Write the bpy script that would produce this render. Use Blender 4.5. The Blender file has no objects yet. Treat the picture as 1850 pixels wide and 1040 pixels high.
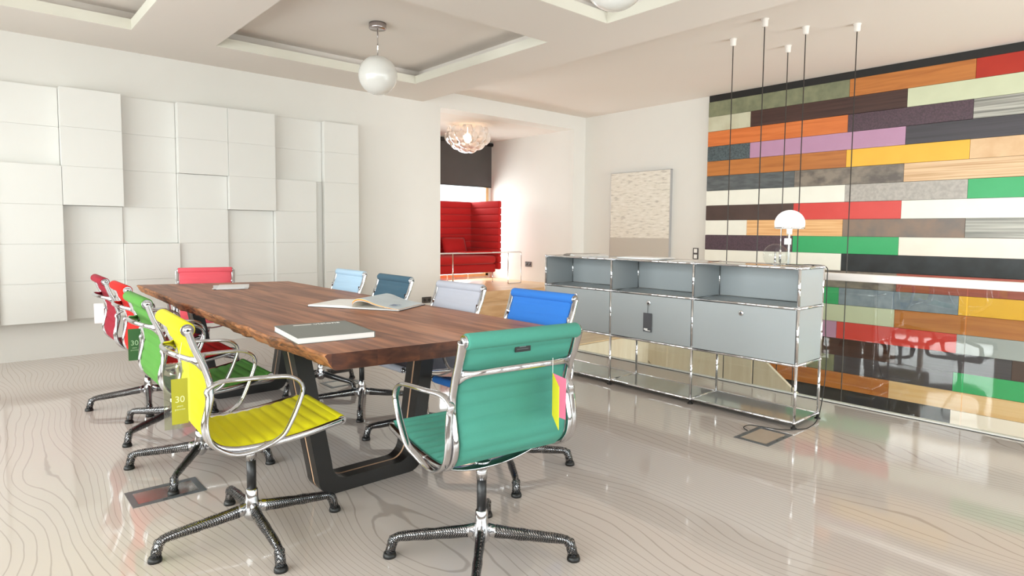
import bpy, bmesh, math, random
from mathutils import Vector, Matrix, noise
random.seed(7)
sc = bpy.context.scene
COL = sc.collection
PI = math.pi
V = Vector

# ------------------------------------------------------------------ helpers
def lin(c):
    if isinstance(c, str):
        c = c.lstrip('#'); c = [int(c[i:i+2], 16)/255 for i in (0, 2, 4)]
    return tuple((x/12.92 if x <= .04045 else ((x+.055)/1.055)**2.4) for x in c) + (1,)

class MB:
    """collects shapes in one bmesh, builds ONE mesh object"""
    def __init__(s): s.bm = bmesh.new(); s.mi = 0; s.sm = []
    def _f(s, vs, smooth=False):
        try: f = s.bm.faces.new(vs)
        except ValueError: return None
        f.material_index = s.mi; f.smooth = smooth; return f
    def box(s, a, b, bev=0, smooth=False):
        x0, x1 = sorted((a[0], b[0])); y0, y1 = sorted((a[1], b[1])); z0, z1 = sorted((a[2], b[2]))
        t = bmesh.new()
        vs = [t.verts.new(p) for p in ((x0,y0,z0),(x1,y0,z0),(x1,y1,z0),(x0,y1,z0),(x0,y0,z1),(x1,y0,z1),(x1,y1,z1),(x0,y1,z1))]
        for q in ((0,3,2,1),(4,5,6,7),(0,1,5,4),(1,2,6,5),(2,3,7,6),(3,0,4,7)): t.faces.new([vs[i] for i in q])
        if bev:
            bev = min(bev, .49*min(x1-x0, y1-y0, z1-z0))
            bmesh.ops.bevel(t, geom=t.edges[:], offset=bev, segments=2, affect='EDGES', profile=.5)
        s._merge(t, smooth); return s
    def _merge(s, t, smooth=False, mat=None):
        m = {}
        for v in t.verts: m[v] = s.bm.verts.new(mat @ v.co if mat else v.co)
        for f in t.faces: s._f([m[v] for v in f.verts], smooth)
        t.free()
    def rings(s, rings, closed=True, cap=True, smooth=True, loop=False):
        R = [[s.bm.verts.new(p) for p in r] for r in rings]
        n = len(R[0]); m = len(R)
        for i in range(m if loop else m-1):
            a, b = R[i], R[(i+1) % m]
            for j in range(n if closed else n-1):
                k = (j+1) % n
                s._f([a[j], a[k], b[k], b[j]], smooth)
        if cap and not loop and closed:
            s._f(list(reversed(R[0]))); s._f(R[-1])
        return s
    def sweep(s, path, rw, rh=None, up=(0,0,1), n=10, loop=False, cap=True, power=1.0):
        """elliptical tube along path. rw: half width across, rh: half height along 'up'. numbers or lists"""
        P = [V(p) for p in path]; N = len(P); up = V(up)
        rh = rw if rh is None else rh
        g = lambda r, i: r[i] if isinstance(r, (list, tuple)) else r
        R = []
        pu = None
        for i in range(N):
            if loop: t = (P[(i+1) % N]-P[(i-1) % N]).normalized()
            else: t = (P[min(i+1, N-1)]-P[max(i-1, 0)]).normalized()
            u = up - t*up.dot(t)
            if u.length < .15:
                u = pu if pu else t.orthogonal()
                u = u - t*u.dot(t)
            u.normalize(); pu = u; w = t.cross(u)
            ring = []
            for k in range(n):
                a = 2*PI*k/n; ca, sa = math.cos(a), math.sin(a)
                if power != 1:
                    ca = math.copysign(abs(ca)**power, ca); sa = math.copysign(abs(sa)**power, sa)
                ring.append(P[i] + w*(ca*g(rw, i)) + u*(sa*g(rh, i)))
            R.append(ring)
        return s.rings(R, loop=loop, cap=cap)
    def cyl(s, a, b, r, r2=None, n=16):
        a, b = V(a), V(b); t = (b-a).normalized(); u = t.orthogonal().normalized(); w = t.cross(u)
        r2 = r if r2 is None else r2
        ra = [a+(u*math.cos(2*PI*k/n)+w*math.sin(2*PI*k/n))*r for k in range(n)]
        rb = [b+(u*math.cos(2*PI*k/n)+w*math.sin(2*PI*k/n))*r2 for k in range(n)]
        return s.rings([ra, rb])
    def lathe(s, prof, c=(0,0,0), n=24, axis='Z', cap=True):
        R = []
        for r, z in prof:
            ring = []
            for k in range(n):
                a = 2*PI*k/n
                p = (r*math.cos(a), r*math.sin(a), z)
                if axis == 'X': p = (z, r*math.cos(a), r*math.sin(a))
                if axis == 'Y': p = (r*math.sin(a), z, r*math.cos(a))
                ring.append(V(p)+V(c))
            R.append(ring)
        return s.rings(R, cap=cap)
    def sphere(s, c, r, n=24, m=14, sz=1):
        prof = [(max(1e-4, r*math.sin(PI*i/m)), -r*sz*math.cos(PI*i/m)) for i in range(m+1)]
        return s.lathe(prof, c, n)
    def prism(s, poly, d, axis=0, at=0):
        """poly: 2D outline in the two other axes; extruded from at to at+d along axis"""
        def P(q, h):
            l = list(q); l.insert(axis, h); return V(l)
        a = [s.bm.verts.new(P(q, at)) for q in poly]; b = [s.bm.verts.new(P(q, at+d)) for q in poly]
        s._f(a); s._f(list(reversed(b)))
        n = len(a)
        for i in range(n): s._f([a[i], b[i], b[(i+1) % n], a[(i+1) % n]])
        return s
    def build(s, name, mats, parent=None, recalc=True):
        if recalc: bmesh.ops.recalc_face_normals(s.bm, faces=s.bm.faces[:])
        me = bpy.data.meshes.new(name); s.bm.to_mesh(me); s.bm.free()
        if not isinstance(mats, (list, tuple)): mats = [mats]
        for m in mats: me.materials.append(m)
        o = bpy.data.objects.new(name, me); COL.objects.link(o)
        if parent: o.parent = parent
        return o

def tag(o, label=None, cat=None, group=None, kind=None):
    if label: o['label'] = label
    if cat: o['category'] = cat
    if group: o['group'] = group
    if kind: o['kind'] = kind
    return o
def thing(name, loc, rz, label, cat, group=None):
    o = bpy.data.objects.new(name, None); COL.objects.link(o)
    o.location = loc; o.rotation_euler = (0, 0, rz); o.empty_display_size = .1
    return tag(o, label, cat, group)
def struct(mb, name, mat, **k):
    o = mb.build(name, mat, **k); o['kind'] = 'structure'; return o
def smoothpath(pts, sub=4, loop=False):
    P = [V(p) for p in pts]; n = len(P); out = []
    rng = n if loop else n-1
    for i in range(rng):
        if loop: a, b, c, d = P[(i-1) % n], P[i], P[(i+1) % n], P[(i+2) % n]
        else: a, b, c, d = P[max(i-1, 0)], P[i], P[i+1], P[min(i+2, n-1)]
        for k in range(sub):
            t = k/sub
            out.append(.5*((2*b)+(c-a)*t+(2*a-5*b+4*c-d)*t*t+(3*b-a-3*c+d)*t**3))
    if not loop: out.append(P[-1])
    return out
def text_mesh(txt, name, size, mat, parent, M, depth=.0004, align='CENTER'):
    cu = bpy.data.curves.new(name, 'FONT'); cu.body = txt; cu.size = size; cu.extrude = depth; cu.align_x = align
    to = bpy.data.objects.new(name+'_tmp', cu); COL.objects.link(to)
    dg = bpy.context.evaluated_depsgraph_get(); dg.update()
    me = bpy.data.meshes.new_from_object(to.evaluated_get(dg)); me.name = name
    bpy.data.objects.remove(to); me.transform(M)
    me.materials.clear(); me.materials.append(mat)
    o = bpy.data.objects.new(name, me); COL.objects.link(o); o.parent = parent
    return o

# ------------------------------------------------------------------ materials
def mat(name, col, rough=.5, metal=0, spec=.5, coat=0, bump=0, bscale=200, var=0, vscale=5, sheen=0, emis=0, vec=None, vcol=None):
    m = bpy.data.materials.new(name); m.use_nodes = True; nt = m.node_tree; N, L = nt.nodes, nt.links
    b = N['Principled BSDF']
    b.inputs['Base Color'].default_value = lin(col); b.inputs['Roughness'].default_value = rough
    b.inputs['Metallic'].default_value = metal; b.inputs['Specular IOR Level'].default_value = spec
    b.inputs['Coat Weight'].default_value = coat; b.inputs['Sheen Weight'].default_value = sheen
    if emis:
        b.inputs['Emission Color'].default_value = lin(col); b.inputs['Emission Strength'].default_value = emis
    tc = N.new('ShaderNodeTexCoord'); mp = N.new('ShaderNodeMapping'); L.new(tc.outputs['Object'], mp.inputs[0])
    if vec: mp.inputs['Scale'].default_value = vec
    nz = N.new('ShaderNodeTexNoise'); nz.inputs['Scale'].default_value = vscale; nz.inputs['Detail'].default_value = 5
    L.new(mp.outputs[0], nz.inputs[0])
    mx = N.new('ShaderNodeMix'); mx.data_type = 'RGBA'
    c = lin(col); d = lin(vcol) if vcol else tuple(max(0, x*(1-(var or .04))) for x in c[:3])+(1,)
    mx.inputs[6].default_value = c; mx.inputs[7].default_value = d
    cr = N.new('ShaderNodeValToRGB'); cr.color_ramp.elements[0].position = .35; cr.color_ramp.elements[1].position = .65
    L.new(nz.outputs[0], cr.inputs[0]); L.new(cr.outputs[0], mx.inputs[0]); L.new(mx.outputs[2], b.inputs['Base Color'])
    if bump:
        n2 = N.new('ShaderNodeTexNoise'); n2.inputs['Scale'].default_value = bscale; L.new(tc.outputs['Object'], n2.inputs[0])
        bp = N.new('ShaderNodeBump'); bp.inputs['Strength'].default_value = bump; bp.inputs['Distance'].default_value = .002
        L.new(n2.outputs[0], bp.inputs['Height']); L.new(bp.outputs[0], b.inputs['Normal'])
    return m

def wood(name, stops, scale=(30, 1.2, 30), rough=.35, coat=0, plank=0, detail=8, dist=.6, plank_amt=.5, spec=.5, bump=0):
    """stops: list of (pos, colour); grain runs along object Y unless scale says otherwise"""
    m = bpy.data.materials.new(name); m.use_nodes = True; nt = m.node_tree; N, L = nt.nodes, nt.links
    b = N['Principled BSDF']; b.inputs['Roughness'].default_value = rough; b.inputs['Coat Weight'].default_value = coat
    b.inputs['Specular IOR Level'].default_value = spec
    tc = N.new('ShaderNodeTexCoord'); mp = N.new('ShaderNodeMapping'); mp.inputs['Scale'].default_value = scale
    L.new(tc.outputs['Object'], mp.inputs[0])
    src = mp.outputs[0]
    nz = N.new('ShaderNodeTexNoise'); nz.inputs['Scale'].default_value = 1; nz.inputs['Detail'].default_value = detail
    nz.inputs['Distortion'].default_value = dist
    if plank:
        sp = N.new('ShaderNodeSeparateXYZ'); L.new(tc.outputs['Object'], sp.inputs[0])
        d = N.new('ShaderNodeMath'); d.operation = 'DIVIDE'; d.inputs[1].default_value = plank; L.new(sp.outputs[0], d.inputs[0])
        fl = N.new('ShaderNodeMath'); fl.operation = 'FLOOR'; L.new(d.outputs[0], fl.inputs[0])
        wn = N.new('ShaderNodeTexWhiteNoise'); wn.noise_dimensions = '1D'; L.new(fl.outputs[0], wn.inputs['W'])
        ad = N.new('ShaderNodeVectorMath'); ad.operation = 'ADD'; L.new(mp.outputs[0], ad.inputs[0])
        mu = N.new('ShaderNodeVectorMath'); mu.operation = 'SCALE'; mu.inputs['Scale'].default_value = 37; L.new(wn.outputs['Color'], mu.inputs[0])
        L.new(mu.outputs[0], ad.inputs[1]); src = ad.outputs[0]
    L.new(src, nz.inputs[0])
    cr = N.new('ShaderNodeValToRGB'); e = cr.color_ramp.elements
    while len(e) < len(stops): e.new(.5)
    for i, (p, c) in enumerate(stops): e[i].position = p; e[i].color = lin(c)
    fac = nz.outputs[0]
    if plank:
        ma = N.new('ShaderNodeMath'); ma.operation = 'MULTIPLY_ADD'; ma.inputs[1].default_value = plank_amt*.3; ma.inputs[2].default_value = -plank_amt*.15
        L.new(wn.outputs['Value'], ma.inputs[0])
        a2 = N.new('ShaderNodeMath'); L.new(nz.outputs[0], a2.inputs[0]); L.new(ma.outputs[0], a2.inputs[1]); fac = a2.outputs[0]
    L.new(fac, cr.inputs[0]); L.new(cr.outputs[0], b.inputs['Base Color'])
    if bump:
        bp = N.new('ShaderNodeBump'); bp.inputs['Strength'].default_value = bump; bp.inputs['Distance'].default_value = .004
        L.new(nz.outputs[0], bp.inputs['Height']); L.new(bp.outputs[0], b.inputs['Normal'])
    return m

def floor_material():
    m = bpy.data.materials.new('poured_resin_floor'); m.use_nodes = True; nt = m.node_tree; N, L = nt.nodes, nt.links
    b = N['Principled BSDF']; b.inputs['Roughness'].default_value = .06; b.inputs['Specular IOR Level'].default_value = .72
    tc = N.new('ShaderNodeTexCoord'); sp = N.new('ShaderNodeSeparateXYZ'); L.new(tc.outputs['Object'], sp.inputs[0])
    def noise_tex(scale, vs, det=1.0):
        mp = N.new('ShaderNodeMapping'); mp.inputs['Scale'].default_value = vs; L.new(tc.outputs['Object'], mp.inputs[0])
        n = N.new('ShaderNodeTexNoise'); n.inputs['Scale'].default_value = scale; n.inputs['Detail'].default_value = det
        L.new(mp.outputs[0], n.inputs[0]); return n.outputs[0]
    def math_(op, a, bb=None, c=None):
        n = N.new('ShaderNodeMath'); n.operation = op
        for i, q in enumerate((a, bb, c)):
            if q is None: continue
            if isinstance(q, (int, float)): n.inputs[i].default_value = q
            else: L.new(q, n.inputs[i])
        return n.outputs[0]
    big = noise_tex(1.0, (1.9, .75, 1), .3)
    fine = noise_tex(9.0, (1, .4, 1), 2)
    # knots: sharpen the noise so closed rings appear here and there
    s3 = math_('MULTIPLY', math_('SUBTRACT', big, .5), 19.0)
    f = math_('ADD', math_('MULTIPLY', sp.outputs[0], 30.0), s3)
    f = math_('ADD', f, math_('MULTIPLY', fine, .5))
    fr = math_('FRACT', f)
    d = math_('ABSOLUTE', math_('SUBTRACT', fr, .5))
    ln = N.new('ShaderNodeMapRange'); ln.inputs['From Min'].default_value = .03; ln.inputs['From Max'].default_value = .075
    ln.inputs['To Min'].default_value = 1; ln.inputs['To Max'].default_value = 0; L.new(d, ln.inputs[0])
    lf = math_('MULTIPLY', ln.outputs[0], .55)
    mx = N.new('ShaderNodeMix'); mx.data_type = 'RGBA'; mx.inputs[6].default_value = lin('#cabfb8'); mx.inputs[7].default_value = lin('#978a80')
    L.new(lf, mx.inputs[0]); L.new(mx.outputs[2], b.inputs['Base Color'])
    w = noise_tex(1.6, (1, 1, 1), 1.5)
    bp = N.new('ShaderNodeBump'); bp.inputs['Strength'].default_value = .35; bp.inputs['Distance'].default_value = .006
    L.new(w, bp.inputs['Height']); L.new(bp.outputs[0], b.inputs['Normal'])
    return m

def glass_mat(name, col='#ffffff', rough=0.0, refl=1.0):
    """thin pane glass: fresnel mix of clear and mirror"""
    m = bpy.data.materials.new(name); m.use_nodes = True; nt = m.node_tree; N, L = nt.nodes, nt.links
    N.remove(N['Principled BSDF']); out = N['Material Output']
    t = N.new('ShaderNodeBsdfTransparent'); t.inputs[0].default_value = lin(col)
    g = N.new('ShaderNodeBsdfGlossy'); g.inputs['Roughness'].default_value = rough; g.inputs[0].default_value = (1, 1, 1, 1)
    fr = N.new('ShaderNodeFresnel'); fr.inputs['IOR'].default_value = 1.5
    mu = N.new('ShaderNodeMath'); mu.operation = 'MULTIPLY'; mu.inputs[1].default_value = refl; L.new(fr.outputs[0], mu.inputs[0])
    ge = N.new('ShaderNodeNewGeometry'); iv = N.new('ShaderNodeMath'); iv.operation = 'SUBTRACT'; iv.inputs[0].default_value = 1; L.new(ge.outputs['Backfacing'], iv.inputs[1])
    m2 = N.new('ShaderNodeMath'); m2.operation = 'MULTIPLY'; m2.use_clamp = True; L.new(mu.outputs[0], m2.inputs[0]); L.new(iv.outputs[0], m2.inputs[1]); mu = m2
    mx = N.new('ShaderNodeMixShader'); L.new(mu.outputs[0], mx.inputs[0]); L.new(t.outputs[0], mx.inputs[1]); L.new(g.outputs[0], mx.inputs[2])
    L.new(mx.outputs[0], out.inputs['Surface']); return m

def net_mat():
    m = bpy.data.materials.new('plastic_netting'); m.use_nodes = True; nt = m.node_tree; N, L = nt.nodes, nt.links
    b = N['Principled BSDF']; b.inputs['Base Color'].default_value = lin('#1b1b1d'); b.inputs['Roughness'].default_value = .35
    out = N['Material Output']; t = N.new('ShaderNodeBsdfTransparent')
    tc = N.new('ShaderNodeTexCoord'); mp = N.new('ShaderNodeMapping'); mp.inputs['Rotation'].default_value = (.6, .5, .78); L.new(tc.outputs['Object'], mp.inputs[0])
    outs = []
    for d in ('X', 'Y'):
        w = N.new('ShaderNodeTexWave'); w.bands_direction = d; w.inputs['Scale'].default_value = 58; w.inputs['Distortion'].default_value = .4
        L.new(mp.outputs[0], w.inputs[0]); outs.append(w.outputs['Fac'])
    mxm = N.new('ShaderNodeMath'); mxm.operation = 'MAXIMUM'; L.new(outs[0], mxm.inputs[0]); L.new(outs[1], mxm.inputs[1])
    gt = N.new('ShaderNodeMath'); gt.operation = 'GREATER_THAN'; gt.inputs[1].default_value = .76; L.new(mxm.outputs[0], gt.inputs[0])
    mx = N.new('ShaderNodeMixShader'); L.new(gt.outputs[0], mx.inputs[0]); L.new(t.outputs[0], mx.inputs[1]); L.new(b.outputs[0], mx.inputs[2])
    L.new(mx.outputs[0], out.inputs['Surface']); return m

M_wall = mat('white_wall_paint', '#dfddd8', .7, var=.01, bump=.05, bscale=300)
M_panel = mat('white_relief_panel', '#e2e1dd', .42, var=.008)
M_ceil = mat('ceiling_paint', '#dfd8d1', .8, var=.015, vscale=1)
M_lip = mat('coffer_lip_paint', '#dcd9cd', .7, var=.02)
M_chrome = mat('polished_aluminium', '#c9c9cc', .11, metal=1, var=.03)
M_tube = mat('chromed_tube', '#e6e6e8', .07, metal=1, var=.02)
M_black = mat('black_plastic', '#171717', .4, var=.1)
M_col = mat('black_gas_column', '#232325', .35, var=.1)
M_net = net_mat()
M_glass = glass_mat('balustrade_glass', '#f2f6f4', 0.0, 2.0)
M_clear = glass_mat('clear_glass', '#f8fafa', 0.0, .8)
M_window = glass_mat('window_glass', '#f4f8f8', 0.0, 1)
M_white = mat('white_lacquer', '#f3f2f0', .3, var=.01)
M_opal = mat('opal_glass', '#dddcd8', .22, var=.01, coat=.5)
M_beech = wood('beech_boards', [(.3, '#d9b48a'), (.5, '#e6c59c'), (.7, '#efd3ae')], (3, 14, 14), .3, plank=0)
M_beech2 = wood('pale_birch_panel', [(.3, '#d8c7ae'), (.5, '#e0d1ba'), (.7, '#e7dac6')], (14, 14, 1.6), .35)
M_grey = mat('grey_powder_coat', '#abb1b4', .32, var=.02, vscale=1.5, spec=.45)
M_greyd = mat('grey_floor_box_metal', '#6d7276', .35, metal=.4, var=.05)
M_steel = mat('brushed_floor_plate', '#b9b5b0', .18, metal=.8, var=.05)
M_paper = mat('white_paper', '#f4f3f1', .6, var=.02)
M_floor = floor_material()

# ------------------------------------------------------------------ camera
Hc = 1.2
yaw, pit, rol, foc, shy = 0.723086630, 0.0668008843, 0.00818657039, 1000*math.exp(.117653614), -27.7859509
fw = V((math.sin(yaw)*math.cos(pit), math.cos(yaw)*math.cos(pit), -math.sin(pit)))
rt = V((math.cos(yaw), -math.sin(yaw), 0)); upv = rt.cross(fw)
r2 = rt*math.cos(rol)+upv*math.sin(rol); u2 = -rt*math.sin(rol)+upv*math.cos(rol)
cd = bpy.data.cameras.new('camera'); cam = bpy.data.objects.new('camera', cd); COL.objects.link(cam)
Mx = Matrix((r2, u2, -fw)).transposed().to_4x4(); Mx.translation = V((0, 0, Hc)); cam.matrix_world = Mx
cd.sensor_width = 36; cd.lens = foc/1850*36; cd.shift_y = shy/1850; cd.clip_start = .05; cd.clip_end = 200
sc.camera = cam

# ------------------------------------------------------------------ room shell
XL, XR, YB, YP, YW2 = -1.9, 7.8, -3.0, 7.03, 9.15
XG = 4.61; ZL, ZH = 2.887, 3.07; YV = 4.46
def wall_holes(axis, at, thick, a0, a1, z0, z1, holes):
    """boxes around rectangular holes [(h0,h1,zb,zt)] in a wall lying along the other axis"""
    mb = MB(); cuts = sorted(holes)
    def bx(p0, p1, q0, q1):
        if p1-p0 < 1e-4 or q1-q0 < 1e-4: return
        if axis == 'X': mb.box((at, p0, q0), (at+thick, p1, q1))
        else: mb.box((p0, at, q0), (p1, at+thick, q1))
    cur = a0
    for h0, h1, zb, zt in cuts:
        bx(cur, h0, z0, z1); bx(h0, h1, z0, zb); bx(h0, h1, zt, z1); cur = h1
    bx(cur, a1, z0, z1); return mb

f = MB(); f.box((XL-.2, YB-.2, -.3), (XG+.02, YP+.2, 0)); o = struct(f, 'floor', M_floor)
f = MB(); f.box((XG+.02, YV, -.3), (XR, YP+.25, 0.0)); o = struct(f, 'floor_landing', M_beech)
f = MB(); f.box((4.894, YP+.004, .0), (7.52, YP+.3, .315)); f.box((3.4, YP+.3, .0), (XR, YW2+.2, .315)); struct(f, 'floor_lounge', M_beech)
f = MB(); f.box((XG+.02, 6.65, 0.0), (XR-.0, YP, .158)); struct(f, 'trim_1', M_beech)     # the low step up to the lounge
f = MB(); f.box((XG+.022, YV-.02, -.6), (XR, YV, -.012)); struct(f, 'trim_2', M_beech2)    # face of the slab towards the stair void
f = MB(); f.box((XG-.4, YB-.2, -2.9), (XR+.2, YP, -2.75)); struct(f, 'floor_lower', mat('lower_floor', '#a79a8e', .3))
f = MB(); f.box((XG-.1, YB, -2.75), (XG+.02, YV+2.4, -.3)); f.box((XG, YV, -2.75), (XR, YV+.12, -.6)); struct(f, 'wall_void', M_wall)
# panel wall with the opening to the lounge
w = wall_holes('Y', YP, .3, XL-.2, XR+.2, 0, ZH, [(4.894, 7.52, 0, 2.853)]); struct(w, 'wall_back', M_wall)
w = MB(); w.box((XR, YB-.2, -2.9), (XR+.2, YP, ZH)); struct(w, 'wall_right', M_wall)
# window wall on the left, window wall behind the camera
LW = [(-2.6, -.6, .35, 2.55), (-.3, 1.7, .35, 2.55), (2.0, 4.0, .35, 2.55), (4.3, 6.3, .35, 2.55)]
w = wall_holes('X', XL-.2, .2, YB-.2, YP+.2, 0, ZH, LW); struct(w, 'wall_left', mat('taupe_wall_paint', '#a89e93', .7, var=.02))
LWD = [(5.0, 7.4, -2.3, -.35)]  # unseen opening, added to let fill light into the stair void
BW = [(-1.4, .6, .35, 2.6), (.9, 2.9, .35, 2.6), (3.2, 5.2, .35, 2.6), (5.5, 7.5, .35, 2.6)]
w = wall_holes('Y', YB-.2, .2, XL-.2, XR+.2, -.3, ZH, BW); w2 = wall_holes('Y', YB-.2, .2, XG-.4, XR+.2, -2.9, -.3, LWD); w2.bm.to_mesh(_t := bpy.data.meshes.new('t')); w.bm.from_mesh(_t); bpy.data.meshes.remove(_t); struct(w, 'wall_front', mat('brown_grey_wall_paint', '#857a70', .7, var=.02))
M_frame = wood('oak_window_frame', [(.3, '#b98a57'), (.6, '#cfa06b')], (20, 20, 2), .4)
wi = 1
for (h0, h1, zb, zt) in LW:
    m = MB(); x = XL-.1; t = .03
    for yy in (h0+t, (h0+h1)/2, h1-t): m.box((x-.04, yy-t, zb), (x+.04, yy+t, zt))
    for zz in (zb+t, 1.95, zt-t): m.box((x-.038, h0, zz-t), (x+.038, h1, zz+t))
    o = struct(m, 'window_%d' % wi, M_frame); wi += 1
    g = MB(); g.box((x-.003, h0, zb), (x+.003, h1, zt)); g.build('window_pane', M_window, o)
    b = MB()
    for k in range(20):
        z = .55+k*.07; b.box((x+.06, h0+.03, z), (x+.10, h1-.03, z+.004))
    b.build('venetian_blind', M_white, o)
for (h0, h1, zb, zt) in BW:
    m = MB(); y = YB-.1; t = .03
    for xx in (h0+t, (h0+h1)/2, h1-t): m.box((xx-t, y-.04, zb), (xx+t, y+.04, zt))
    for zz in (zb+t, 1.95, zt-t): m.box((h0, y-.038, zz-t), (h1, y+.038, zz+t))
    o = struct(m, 'window_%d' % wi, M_frame); wi += 1
    g = MB(); g.box((h0, y-.003, zb), (h1, y+.003, zt)); g.build('window_pane', M_window, o)
# lounge beyond the opening
f = MB(); f.box((3.4, YP+.3, 2.853), (7.72, YW2+.3, 3.0)); struct(f, 'ceiling_lounge', M_ceil)
f = MB(); f.box((7.52, YP+.3, .3), (7.72, YW2+.3, 2.853)); struct(f, 'wall_lounge_right', M_wall)
f = MB(); f.box((3.2, YP+.3, .3), (3.4, YW2+.3, 2.853)); struct(f, 'wall_lounge_left', M_wall)
w = wall_holes('Y', YW2, .2, 3.2, 7.72, .0, 3.0, [(4.0, 7.46, .36, 2.84)]); struct(w, 'wall_lounge_window', M_wall)
m = MB(); y = YW2-.01
m.box((4.0, y, .345), (7.46, y+.08, .40)); m.box((7.40, y, .36), (7.46, y+.08, 2.84)); m.box((4.0, y, .36), (4.06, y+.08, 2.84)); m.box((5.6, y, .36), (5.66, y+.08, 2.84)); m.box((4.0, y, 2.79), (7.46, y+.08, 2.84))
o = struct(m, 'window_%d' % wi, mat('pale_pine_frame', '#dcb27e', .4, var=.08, vscale=12))
g = MB(); g.box((4.0, y+.04, .36), (7.46, y+.046, 2.84)); g.build('window_pane', M_window, o)
# ceiling: high slab and the dropped slab with stepped coffers
f = MB(); f.box((XL-.2, YB-.2, ZH), (XR+.2, YP+.3, ZH+.15)); struct(f, 'ceiling', M_ceil)
CX = [(-1.02, 1.155), (1.83, 4.0)]; CY = [(-1.63, .54), (1.22, 3.39), (4.07, 6.25)]
def slab(z0, z1, grow, edge):
    mb = MB(); xs = [XL-.0, CX[0][0]-grow, CX[0][1]+grow, CX[1][0]-grow, CX[1][1]+grow, edge]
    ys = [YB, CY[0][0]-grow, CY[0][1]+grow, CY[1][0]-grow, CY[1][1]+grow, CY[2][0]-grow, CY[2][1]+grow, YP]
    for i in range(5):
        for j in range(7):
            if i % 2 and j % 2: continue
            if z1-z0: mb.box((xs[i], ys[j], z0), (xs[i+1], ys[j+1], z1))
    bmesh.ops.remove_doubles(mb.bm, verts=mb.bm.verts[:], dist=1e-5)
    # drop faces shared by neighbours
    seen = {}
    for fc in mb.bm.faces:
        seen.setdefault(tuple(sorted(v.index for v in fc.verts)), []).append(fc)
    return mb
struct(slab(ZL, 2.975, 0, 4.615), 'ceiling_dropped', M_ceil)
struct(slab(2.975, ZH, .13, 4.615), 'ceiling_coffer_recess', M_ceil)
ci = 3
for (x0, x1) in CX:
    for (y0, y1) in CY:
        m = MB(); e = .004
        m.box((x0, y0, ZL+.001), (x0+e, y1, 2.976)); m.box((x1-e, y0, ZL+.001), (x1, y1, 2.976))
        m.box((x0, y0, ZL+.001), (x1, y0+e, 2.976)); m.box((x0, y1-e, ZL+.001), (x1, y1, 2.976))
        struct(m, 'trim_%d' % ci, M_lip); ci += 1

# ------------------------------------------------------------------ relief panelling on the back wall
rp = thing('relief_wall_panelling', (0, YP, 0), 0, 'white square relief panelling of boxes at different depths across the long left wall', 'wall panelling')
cx = [-1.2, -.74, -.27, .215, .69, 1.165, 1.645, 2.12, 2.61, 3.19, 3.63]
zz = [2.45, 2.10, 1.75, 1.40, 1.05, .70, .35]
# per column: runs (top index, bottom index, depth)
runs = {0: [(0, 3, .12), (3, 6, .05)], 1: [(0, 6, .06)], 2: [(0, 2, .06), (2, 6, .17)], 3: [(0, 2, .05), (2, 6, .15)],
        4: [(0, 3, .15), (3, 6, .05)], 5: [(0, 4, .035), (4, 6, .11)], 6: [(0, 2, .13), (2, 6, .08)],
        7: [(0, 3, .14), (3, 6, .045)], 8: [(0, 2, .035), (2, 6, .11)], 9: [(0, 6, .10)]}
for c, rr in runs.items():
    for (a, b, d) in rr:
        x0, x1 = cx[c]+.0015, cx[c+1]-.0015
        if c == 8 and a == 2: x1 = 3.085
        m = MB()
        for k in range(a, b):      # fine joints between the modules of a run
            m.box((x0, -d, zz[k+1]+.0012), (x1, -.0, zz[k]-.0012), .0015)
        m.box((x0+.004, -d+.006, zz[b]+.004), (x1-.004, 0, zz[a]-.004))
        m.build('relief_panel', M_panel, rp)
m = MB(); m.box((3.0865, -.035, .351), (3.1885, 0, 1.749)); m.build('relief_panel', M_panel, rp)

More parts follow.
